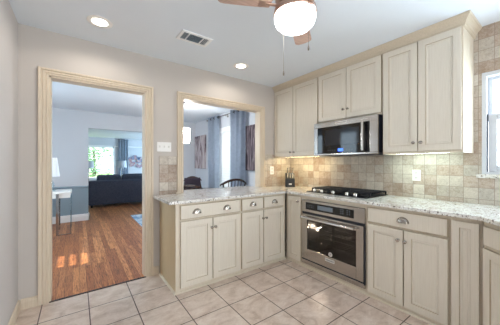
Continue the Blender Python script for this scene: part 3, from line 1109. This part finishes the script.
obj('wall_plate', MB().box(TX - .006, TX, .956, 1.032, 1.094, 1.212, .003), M['white_gloss'], t)
for zz in (1.128, 1.178):
    o_ = obj('socket', MB().lathe([(.017, TX - .006), (.017, TX - .0085), (.0, TX - .0086)], (0, .994, zz), 'X', 16), M['badge'], t)
    b = MB().box(TX - .0092, TX - .0082, .987, .989, zz - .004, zz + .006).box(TX - .0092, TX - .0082, .999, 1.001, zz - .004, zz + .006)
    obj('socket_slots', b, M['dark_gap'], o_)

# ------------------------------------------------------------------ under-cabinet strips
def strip(label, ya, yb, mat):
    t = thing('cabinet_light', label, 'light', (2.70, (ya + yb) / 2, 1.376))
    obj('light_housing', MB().box(2.665, 2.735, yb, ya, 1.386, 1.3978, .002), M['white_gloss'], t)
    obj('diffuser', MB().box(2.671, 2.729, yb + .006, ya - .006, 1.376, 1.386, .003), mat, t)
strip('warm lit strip light under the corner wall cabinet', 2.76, 2.06, M['strip_warm'])
strip('cool lit strip light under the wall cabinet by the window', 1.12, .66, M['strip_cool'])

# ------------------------------------------------------------------ ceiling fixtures
def can(label, x, y, e):
    t = thing('recessed_light', label, 'light', (x, y, ZC))
    b = MB().lathe([(.060, ZC - .001), (.060, ZC - .004), (.088, ZC - .006), (.096, ZC - .002), (.096, ZC)], (x, y, 0), 'Z', 32)
    obj('trim_ring', b, M['white_gloss'], t, smooth=True)
    b = MB().lathe([(.0, ZC - .0085), (.045, ZC - .0075), (.060, ZC - .0045), (.060, ZC - .0005)], (x, y, 0), 'Z', 32)
    obj('lens', b, M['can_glow'], t, smooth=True)
    s = light('can_spot', 'SPOT', (x, y, ZC - .02), e * 0.4, (1, .92, .82), (0, 0, 0), spot_size=R(168), spot_blend=.45, shadow_soft_size=.05)
can('round recessed ceiling light nearest the doorway', .158, 2.415, 16)
can('round recessed ceiling light above the pass-through', 1.655, 2.462, 16)

t = thing('ceiling_vent', 'white rectangular air vent in the ceiling between the two recessed lights', 'vent', (.925, 2.187, ZC))
vx0, vx1, vy0, vy1 = .772, 1.080, 2.095, 2.280
b = MB()
b.box(vx0, vx1, vy0, vy0 + .028, ZC - .010, ZC, .003)
b.box(vx0, vx1, vy1 - .028, vy1, ZC - .010, ZC, .003)
b.box(vx0, vx0 + .028, vy0 + .028, vy1 - .028, ZC - .010, ZC, .003)
b.box(vx1 - .028, vx1, vy0 + .028, vy1 - .028, ZC - .010, ZC, .003)
obj('vent_frame', b, M['white'], t)
obj('duct_backing', MB().box(vx0 + .02, vx1 - .02, vy0 + .02, vy1 - .02, ZC - .0025, ZC - .0005), paint('duct_grey', rgb(96, 112, 122), .6, .02), t)
for xx in (vx0 + .082, vx1 - .086):
    obj('vent_divider', MB().box(xx - .005, xx + .005, vy0 + .028, vy1 - .028, ZC - .009, ZC - .002), M['white'], t)
for k in range(9):
    yy = vy0 + .036 + k * .014
    xf = Matrix.Translation((0, yy, ZC - .006)) @ Matrix.Rotation(R(38), 4, 'X')
    obj('slat', MB(xf).box(vx0 + .088, vx1 - .092, -.005, .005, -.0007, .0007), paint('vent_slat', rgb(150, 160, 166), .5, .02) if k == 0 else bpy.data.materials['vent_slat'], t)
for k in range(3):
    xx = vx0 + .036 + k * .016
    xf = Matrix.Translation((xx, 0, ZC - .006)) @ Matrix.Rotation(R(40), 4, 'Y')
    obj('slat', MB(xf).box(-.005, .005, vy0 + .03, vy1 - .03, -.0007, .0007), bpy.data.materials['vent_slat'], t)
for k in range(4):
    xx = vx1 - .078 + k * .014
    xf = Matrix.Translation((xx, 0, ZC - .006)) @ Matrix.Rotation(R(-40), 4, 'Y')
    obj('slat', MB(xf).box(-.006, .006, vy0 + .03, vy1 - .03, -.0007, .0007), M['white'], t)

# ceiling fan
FX, FY = 1.135, 1.065
t = thing('ceiling_fan', 'ceiling fan with light wood blades and a glowing white bowl light', 'ceiling fan', (FX, FY, ZC))
b = MB().lathe([(.07, ZC), (.07, ZC - .02), (.055, ZC - .05), (.022, ZC - .06), (.022, ZC - .075)], (FX, FY, 0), 'Z', 32)
obj('canopy', b, M['copper'], t, smooth=True)
b = MB().lathe([(.03, ZC - .07), (.10, ZC - .085), (.125, ZC - .115), (.125, ZC - .17), (.10, ZC - .20), (.06, ZC - .215)], (FX, FY, 0), 'Z', 40)
obj('motor_housing', b, M['copper'], t, smooth=True)
b = MB().lathe([(.06, ZC - .212), (.118, ZC - .225), (.134, ZC - .235), (.137, ZC - .262), (.132, ZC - .268)], (FX, FY, 0), 'Z', 40)
obj('light_collar', b, M['copper'], t, smooth=True)
b = MB().lathe([(.128, 2.236), (.132, 2.224), (.131, 2.204), (.122, 2.178), (.10, 2.156), (.06, 2.142), (.0, 2.138)], (FX, FY, 0), 'Z', 40)
obj('light_bowl', b, M['fan_globe'], t, smooth=True)
for ang in (34.7, 154.7, 274.7):
    xf = Matrix.Translation((FX, FY, 2.292)) @ Matrix.Rotation(R(ang), 4, 'Z') @ Matrix.Rotation(R(-9), 4, 'X')
    pts = []
    for x_, h_ in ((.16, .048), (.22, .056), (.34, .064), (.45, .067), (.475, .062), (.49, .045), (.495, 0)):
        pts.append((x_, h_))
    poly = [(x_, h_) for x_, h_ in pts] + [(x_, -h_) for x_, h_ in pts[:-1][::-1]]
    bl = obj('blade', MB(xf).prism(poly, -.004, .004), M['blade'], t)
    b = MB(xf)
    b.box(.10, .20, -.014, .014, -.011, -.004, .002)
    b.box(.185, .235, -.035, .035, -.009, -.0042, .002)
    obj('blade_iron', b, M['copper'], bl)
def chain(u, dist, z0, z1):
    k = (u - 250) / 236.92
    sa, ca = math.sin(.6301), math.cos(.6301)
    x, y = dist * (sa + k * ca), dist * (ca - k * sa)
    b = MB()
    b.cyl((x, y, z0), (x, y, z1 + .03), .0013, n=6)
    p = obj('pull_chain', b, M['nickel'], t)
    b = MB().lathe([(.0, z1), (.005, z1 + .004), (.006, z1 + .016), (.003, z1 + .032), (.0015, z1 + .036)], (x, y, 0), 'Z', 10)
    obj('chain_pull', b, M['nickel'], p)
    return x, y
chain(308.5, 1.40, 2.245, 1.945)
chain(283.6, 1.60, 2.245, 1.870)

# ------------------------------------------------------------------ dining room
t = tag(obj('area_rug', MB().box(1.056, 2.65, 3.3, 6.42, -.003, .009, .003), M['rug']), 'blue and white area rug on the oak floor at the doorway\'s right side', 'rug')

# console table with acrylic and dark legs
t = thing('console_table', 'white console table on chrome and clear legs left in the doorway', 'table', (-.55, 5.68, 0))
obj('tabletop', MB().box(-1.05, -.085, 5.42, 5.92, .735, .775, .004), M['white_gloss'], t)
obj('apron', MB().box(-1.03, -.105, 5.44, 5.90, .655, .735, .003), M['white_gloss'], t)
obj('leg', MB().box(-.305, -.265, 5.385, 5.425, -.003, .735, .002), M['chrome'], t)
obj('leg', MB().box(-.305, -.265, 5.88, 5.92, -.003, .655, .002), M['chrome'], t)
obj('leg', MB().box(-.105, -.085, 5.425, 5.445, -.003, .655, .002), M['acrylic'], t)
obj('leg', MB().box(-.105, -.085, 5.90, 5.92, -.003, .655, .002), M['acrylic'], t)
obj('leg', MB().box(-1.04, -1.02, 5.43, 5.45, -.003, .655, .002), M['chrome'], t)
obj('leg', MB().box(-1.04, -1.02, 5.89, 5.91, -.003, .655, .002), M['chrome'], t)
obj('foot_rail', MB().box(-.265, -.085, 5.39, 5.41, -.003, .012, .002), M['chrome'], t)

t = thing('table_lamp', 'white table lamp with tapered shade on the console table', 'lamp', (-.385, 5.66, .775))
lx, ly = -.385, 5.66
b = MB().lathe([(.06, .7755), (.06, .79), (.02, .80), (.035, .83), (.05, .88), (.035, .94), (.012, .98), (.012, 1.05)], (lx, ly, 0), 'Z', 24)
obj('lamp_base', b, M['acrylic'], t, smooth=True)
b = MB().lathe([(.125, 1.04), (.085, 1.385), (.083, 1.385), (.123, 1.04)], (lx, ly, 0), 'Z', 32)
bmesh.ops.delete(b.bm, geom=[f for f in b.bm.faces if len(f.verts) > 4], context='FACES_ONLY')
obj('lamp_shade', b, M['shade_lit'], t, smooth=True)

# dining table and chairs seen over the worktop
t = thing('dining_table', 'dark round pedestal dining table beyond the pass-through', 'table', (1.92, 4.35, .009))
b = MB().lathe([(.0, .70), (.52, .70), (.58, .715), (.60, .735), (.59, .745), (.0, .746)], (1.92, 4.35, 0), 'Z', 48)
obj('tabletop', b, M['chair_wood'], t, smooth=True)
b = MB().lathe([(.28, .010), (.27, .03), (.12, .06), (.06, .14), (.05, .4), (.07, .6), (.14, .70)], (1.92, 4.35, 0), 'Z', 32)
obj('pedestal', b, M['chair_wood'], t, smooth=True)
def make_chair(label, loc, rotz, leather=False, wide=.24, top=1.0):
    # local: faces +y (towards the table), back at y = -.20
    t = thing('dining_chair', label, 'chair', loc, rotz, None)
    b = MB().box(-.22, .22, -.20, .22, .43, .475, .012)
    obj('seat', b, M['leather'], t, world=False)
    for sx in (-1, 1):
        b = MB().tube([(sx * .20, .20, .0), (sx * .195, .19, .43)], [.016, .022], 10)
        obj('leg', b, M['chair_wood'], t, smooth=True, world=False)
        b = MB().tube([(sx * .20, -.23, .0), (sx * .195, -.19, .43), (sx * .20, -.20, .65), (sx * (wide - .04), -.245, top - .07)], [.016, .022, .018, .014], 10)
        obj('leg', b, M['chair_wood'], t, smooth=True, world=False)
    st = []
    for k in range(17):
        a_ = -1 + 2 * k / 16
        x_ = a_ * wide
        y_ = -.265 + .05 * a_ * a_
        z_ = top - .085 * a_ * a_
        hh = .026 * (1 - .45 * a_ ** 4)
        st.append([(x_, y_ - .012, z_ - hh), (x_, y_ + .012, z_ - hh), (x_, y_ + .012, z_ + hh * .5), (x_, y_ - .012, z_ + hh * .5)])
    obj('top_rail', MB().sweep(st), M['chair_wood'], t, world=False)
    if leather:
        b = MB().box(-.19, .19, -.255, -.215, .56, top - .02, .018)
        obj('back_pad', b, M['leather'], t, world=False)
    else:
        b = MB()
        for k in range(5):
            x_ = -.12 + .06 * k
            b.tube([(x_, -.19, .47), (x_ * 1.1, -.225, .7), (x_ * 1.2, -.255, top - .02)], .007, 8)
        obj('back_spindles', b, M['chair_wood'], t, world=False)
    return t
make_chair('dark bentwood dining chair centred in the pass-through, curved rail showing', (2.15, 3.68, .0095), R(8), False, .29, 1.0)
make_chair('dark dining chair with low curved rail at the left of the pass-through', (1.42, 3.68, .0095), R(-12), False, .24, .94)
make_chair('dining chair with dark padded back on the far side of the table', (2.14, 5.02, .0095), R(172), True, .21, .96)

t = thing('chandelier', 'lit white drum chandelier at the left edge of the pass-through', 'chandelier', (1.62, 4.4, DZ))
b = MB().lathe([(.05, DZ), (.05, DZ - .02), (.008, DZ - .035), (.008, 1.95)], (1.62, 4.4, 0), 'Z', 20)
obj('ceiling_rod', b, M['chrome'], t, smooth=True)
b = MB().lathe([(.0, 1.945), (.14, 1.94), (.14, 1.74), (.0, 1.738)], (1.62, 4.4, 0), 'Z', 32)
obj('drum_shade', b, M['chandelier_lit'], t, smooth=True)
b = MB()
for k in range(18):
    a_ = 2 * PI * k / 18
    b.lathe([(.0, 1.672), (.010, 1.69), (.010, 1.715), (.0, 1.736)], (1.62 + .12 * math.cos(a_), 4.4 + .12 * math.sin(a_), 0), 'Z', 8)
obj('crystal_drops', b, M['chandelier_lit'], t)

def canvas(name, label, y0, y1, z0, z1, mat):
    b = MB().box(DX1 - .042, DX1 - .002, y0, y1, z0, z1, .003)
    tag(obj(name, b, mat), label, 'painting')
canvas('wall_painting', 'tall painting of a pale trunk on the dining wall left of the curtains', 5.78, 6.46, 1.14, 2.047, M['art_trunk'])
canvas('wall_painting', 'tall dark purple-brown painting right of the curtains', 3.22, 3.915, 1.14, 2.03, M['art_wood'])

# curtains, rod, blinds
def curtain(name, label, x, y0, y1, z0, z1, mat, n=5, amp=.042, along='Y'):
    b = MB()
    m_ = n * 12
    def P(u, zf):
        a_ = y0 + (y1 - y0) * u
        f = 1 - .15 * (1 - zf)
        off = amp * f * math.sin(2 * PI * n * u) + .006 * math.sin(2 * PI * n * u * 2.7 + zf * 2)
        z = z0 + (z1 - z0) * zf
        return (x + off, a_, z) if along == 'Y' else (a_, x + off, z)
    g = [[b._v(P(i / m_, j / 8)) for i in range(m_ + 1)] for j in range(9)]
    for j in range(8):
        for i in range(m_):
            b.face([g[j][i], g[j][i + 1], g[j + 1][i + 1], g[j + 1][i]])
    bmesh.ops.solidify(b.bm, geom=list(b.bm.faces), thickness=.004)
    tc = tag(obj(name, b, mat, smooth=True, ang=70), label, 'curtain')
    return tc
def grommets(par, x, y0, y1, z, n, along='Y'):
    for k in range(2 * n):
        a_ = y0 + (y1 - y0) * (k + .5) / (2 * n)
        rr = .026
        pts = []
        for q in range(14):
            t_ = 2 * PI * q / 14
            pts.append((x + rr * math.cos(t_), a_, z + rr * math.sin(t_)) if along == 'Y' else (a_, x + rr * math.cos(t_), z + rr * math.sin(t_)))
        obj('grommet', MB().tube(pts, .006, 6, closed=True), M['dark_gap'], par)
RX_ = DX1 - .085
c1 = curtain('window_curtain', 'slate-blue grommet curtain left of the blinds, beside the pale trunk painting', RX_, 4.94, 5.46, .02, 2.42, M['curtain_pale'], 3)
grommets(c1, RX_, 4.94, 5.46, 2.375, 3)
c2 = curtain('window_curtain', 'slate-blue grommet curtain right of the blinds, beside the dark painting', RX_, 3.86, 4.40, .02, 2.42, M['curtain'], 3)
grommets(c2, RX_, 3.86, 4.40, 2.375, 3)
t = thing('curtain_rod', 'dark metal curtain rod above the dining window', 'curtain rod', (RX_, 4.66, 2.375))
obj('rod', MB().cyl((RX_, 3.78, 2.375), (RX_, 5.56, 2.375), .009, n=12), M['nickel'], t, smooth=True)
for yy in (3.78, 5.56):
    obj('finial', MB().lathe([(.0, -.025), (.016, -.015), (.02, 0), (.016, .015), (.0, .025)], (RX_, yy, 2.375), 'Y', 14), M['nickel'], t, smooth=True)
b = MB()
for yy in (3.82, 4.66, 5.52):
    b.box(RX_, DX1, yy - .006, yy + .006, 2.355, 2.367)
    b.box(DX1 - .006, DX1 - .001, yy - .018, yy + .018, 2.33, 2.40)
obj('bracket', b, M['nickel'], t)

t = thing('window_blinds', 'white horizontal blinds in the dining window between the curtains', 'blinds', (DX1 + .02, 4.64, DWZ1))
obj('head_rail', MB().box(DX1 + .005, DX1 + .05, DWY0 + .035, DWY1 - .035, DWZ1 - .08, DWZ1 - .032, .003), M['white'], t)
b = MB()
nsl = 24
for k in range(nsl):
    zz = DWZ1 - .10 - k * (DWZ1 - DWZ0 - .15) / (nsl - 1)
    ca, sa = math.cos(R(35)), math.sin(R(35))
    xf = Matrix.Translation((DX1 + .028, 0, zz)) @ Matrix.Rotation(R(74), 4, 'Y')
    bb = MB(xf)
    vs0 = [(-.030, -.0012), (.030, -.0012), (.030, .0012), (-.030, .0012)]
    lo_ = [xf @ Vector((p, DWY0 + .04, q)) for p, q in vs0]
    hi_ = [xf @ Vector((p, DWY1 - .04, q)) for p, q in vs0]
    b.sweep([lo_, hi_])
    bb.bm.free()
obj('slats', b, M['white'], t)
b = MB()
for yy in (DWY0 + .2, (DWY0 + DWY1) / 2, DWY1 - .2):
    b.cyl((DX1 + .003, yy, DWZ0 + .03), (DX1 + .003, yy, DWZ1 - .05), .0015, n=6)
obj('ladder_cords', b, M['white'], t)

# ------------------------------------------------------------------ living room
def cushion(b, x0, x1, y0, y1, z0, z1, r=.05):
    b.box(x0, x1, y0, y1, z0, z1, r, 4)
    return b
t = thing('sofa', 'dark navy sofa seen from behind in the far living room', 'sofa', (1.45, 8.6, 0))
obj('base', cushion(MB(), .27, 2.65, 8.16, 9.08, .07, .42, .02), M['sofa'], t)
obj('back', cushion(MB(), .27, 2.65, 8.14, 8.36, .07, .78, .04), M['sofa'], t)
for ax0, ax1 in ((.25, .46), (2.46, 2.67)):
    obj('arm', cushion(MB(), ax0, ax1, 8.20, 9.08, .07, .64, .05), M['sofa'], t)
for k in range(3):
    a0 = .46 + k * .667
    obj('seat_cushion', cushion(MB(), a0 + .005, a0 + .66, 8.42, 9.10, .42, .56, .05), M['sofa'], t)
    obj('back_cushion', cushion(MB(), a0 + .01, a0 + .655, 8.33, 8.56, .52, .94 + .015 * (k == 1), .08), M['sofa_cushion'], t)
for fx in (.34, 2.58):
    for fy in (8.22, 9.0):
        obj('foot', MB().cyl((fx, fy, -.003), (fx, fy, .075), .02, .028, 12), M['black_plastic'], t)

def floor_lamp(label, x, y, z0, z1, r):
    t = thing('floor_lamp', label, 'lamp', (x, y, 0))
    obj('base', MB().lathe([(.13, -.003), (.13, .015), (.03, .03), (.012, .05)], (x, y, 0), 'Z', 24), M['nickel'], t, smooth=True)
    obj('pole', MB().cyl((x, y, .04), (x, y, z1 - .03), .010, n=12), M['nickel'], t, smooth=True)
    b = MB().lathe([(r, z0), (r * .93, z1), (r * .93 - .004, z1), (r - .004, z0)], (x, y, 0), 'Z', 32)
    bmesh.ops.delete(b.bm, geom=[f for f in b.bm.faces if len(f.verts) > 4], context='FACES_ONLY')
    obj('lamp_shade', b, M['shade'], t, smooth=True)
floor_lamp('lamp with grey-white drum shade in front of the living room window', .31, 9.6, 1.12, 1.36, .15)
floor_lamp('lamp with white drum shade in front of the living room curtain', 1.28, 9.6, 1.135, 1.375, .17)
c3 = curtain('window_curtain', 'pale blue curtain at the right side of the living room window', LY1 - .09, 1.46, 1.87, .02, 2.37, M['curtain_pale'], 4, .03, 'X')

# fragment wall art: irregular coloured plates
t = thing('wall_sculpture', 'blue, white and rust abstract wall art right of the living room curtain', 'wall art', (2.15, LY1, 1.35))
for k, (px, pz, w_, h_, a_) in enumerate([(1.92, 1.44, .22, .24, 10), (2.14, 1.56, .26, .2, -14), (2.36, 1.44, .24, .3, 22), (2.06, 1.26, .28, .2, -25), (2.34, 1.18, .26, .2, 12), (2.56, 1.32, .2, .36, -8), (2.60, 1.56, .22, .16, 25)]):
    xf = Matrix.Translation((px, LY1 - .02 - .012 * (k % 3), pz)) @ Matrix.Rotation(R(a_), 4, 'Y')
    pts = [(-w_ * .5, -h_ * .4), (w_ * .1, -h_ * .55), (w_ * .55, -h_ * .2), (w_ * .4, h_ * .4), (-w_ * .05, h_ * .55), (-w_ * .55, h_ * .25)]
    obj('art_plate', MB(xf).prism(pts, -.006, .006, 'Y'), M['art_frag'], t)

# ------------------------------------------------------------------ outdoors
b = MB().box(-30, 30, -20, 45, -.5, -.2)
struct('ground', b, M['lawn'])
def tree(label, x, y, h, r, seed):
    rnd = random.Random(seed)
    t = thing('garden_tree', label, 'tree', (x, y, -.2), 0, 'trees outside the living room window')
    b = MB().tube([(x, y, -.2), (x + .05, y, h * .35), (x - .05, y, h * .7)], [.12, .09, .05], 8)
    obj('trunk', b, M['bark'], t)
    b = MB()
    for k in range(900):
        u, v_, q = rnd.uniform(0, 2 * PI), rnd.uniform(-1, 1), rnd.random() ** .4
        s_ = math.sqrt(1 - v_ * v_)
        c = Vector((x + r * q * s_ * math.cos(u), y + r * q * s_ * math.sin(u), h * .55 + h * .5 * q * v_))
        rot = Matrix.Rotation(rnd.uniform(0, 6.28), 3, 'Z') @ Matrix.Rotation(rnd.uniform(-1.2, 1.2), 3, 'X')
        l_ = rnd.uniform(.07, .15)
        b.face([b._v(c + rot @ Vector(p)) for p in ((-l_, 0, 0), (0, -l_ * .45, .01), (l_, 0, 0), (0, l_ * .45, .01))])
    obj('foliage', b, M['leaf'], t)
tree('leafy green tree seen through the left of the living room window', .1, 15.2, 2.9, 1.2, 1)
tree('leafy green tree seen through the right of the living room window', 2.9, 16.2, 2.6, 1.0, 2)
tree('leafy green tree farther back behind the living room window', .9, 19.0, 3.8, 1.6, 3)
# neighbour's clapboard wall beyond the sink window
b = MB()
for k in range(14):
    z = -.2 + k * .16
    b.prism([(7.0, z), (7.2, z), (7.2, z + .165), (7.03, z + .165)], -4.5, 3.5, 'Y')
tag(obj('neighbour_wall', b, M['siding']), 'pale clapboard wall outside, seen through the sink window', 'wall')
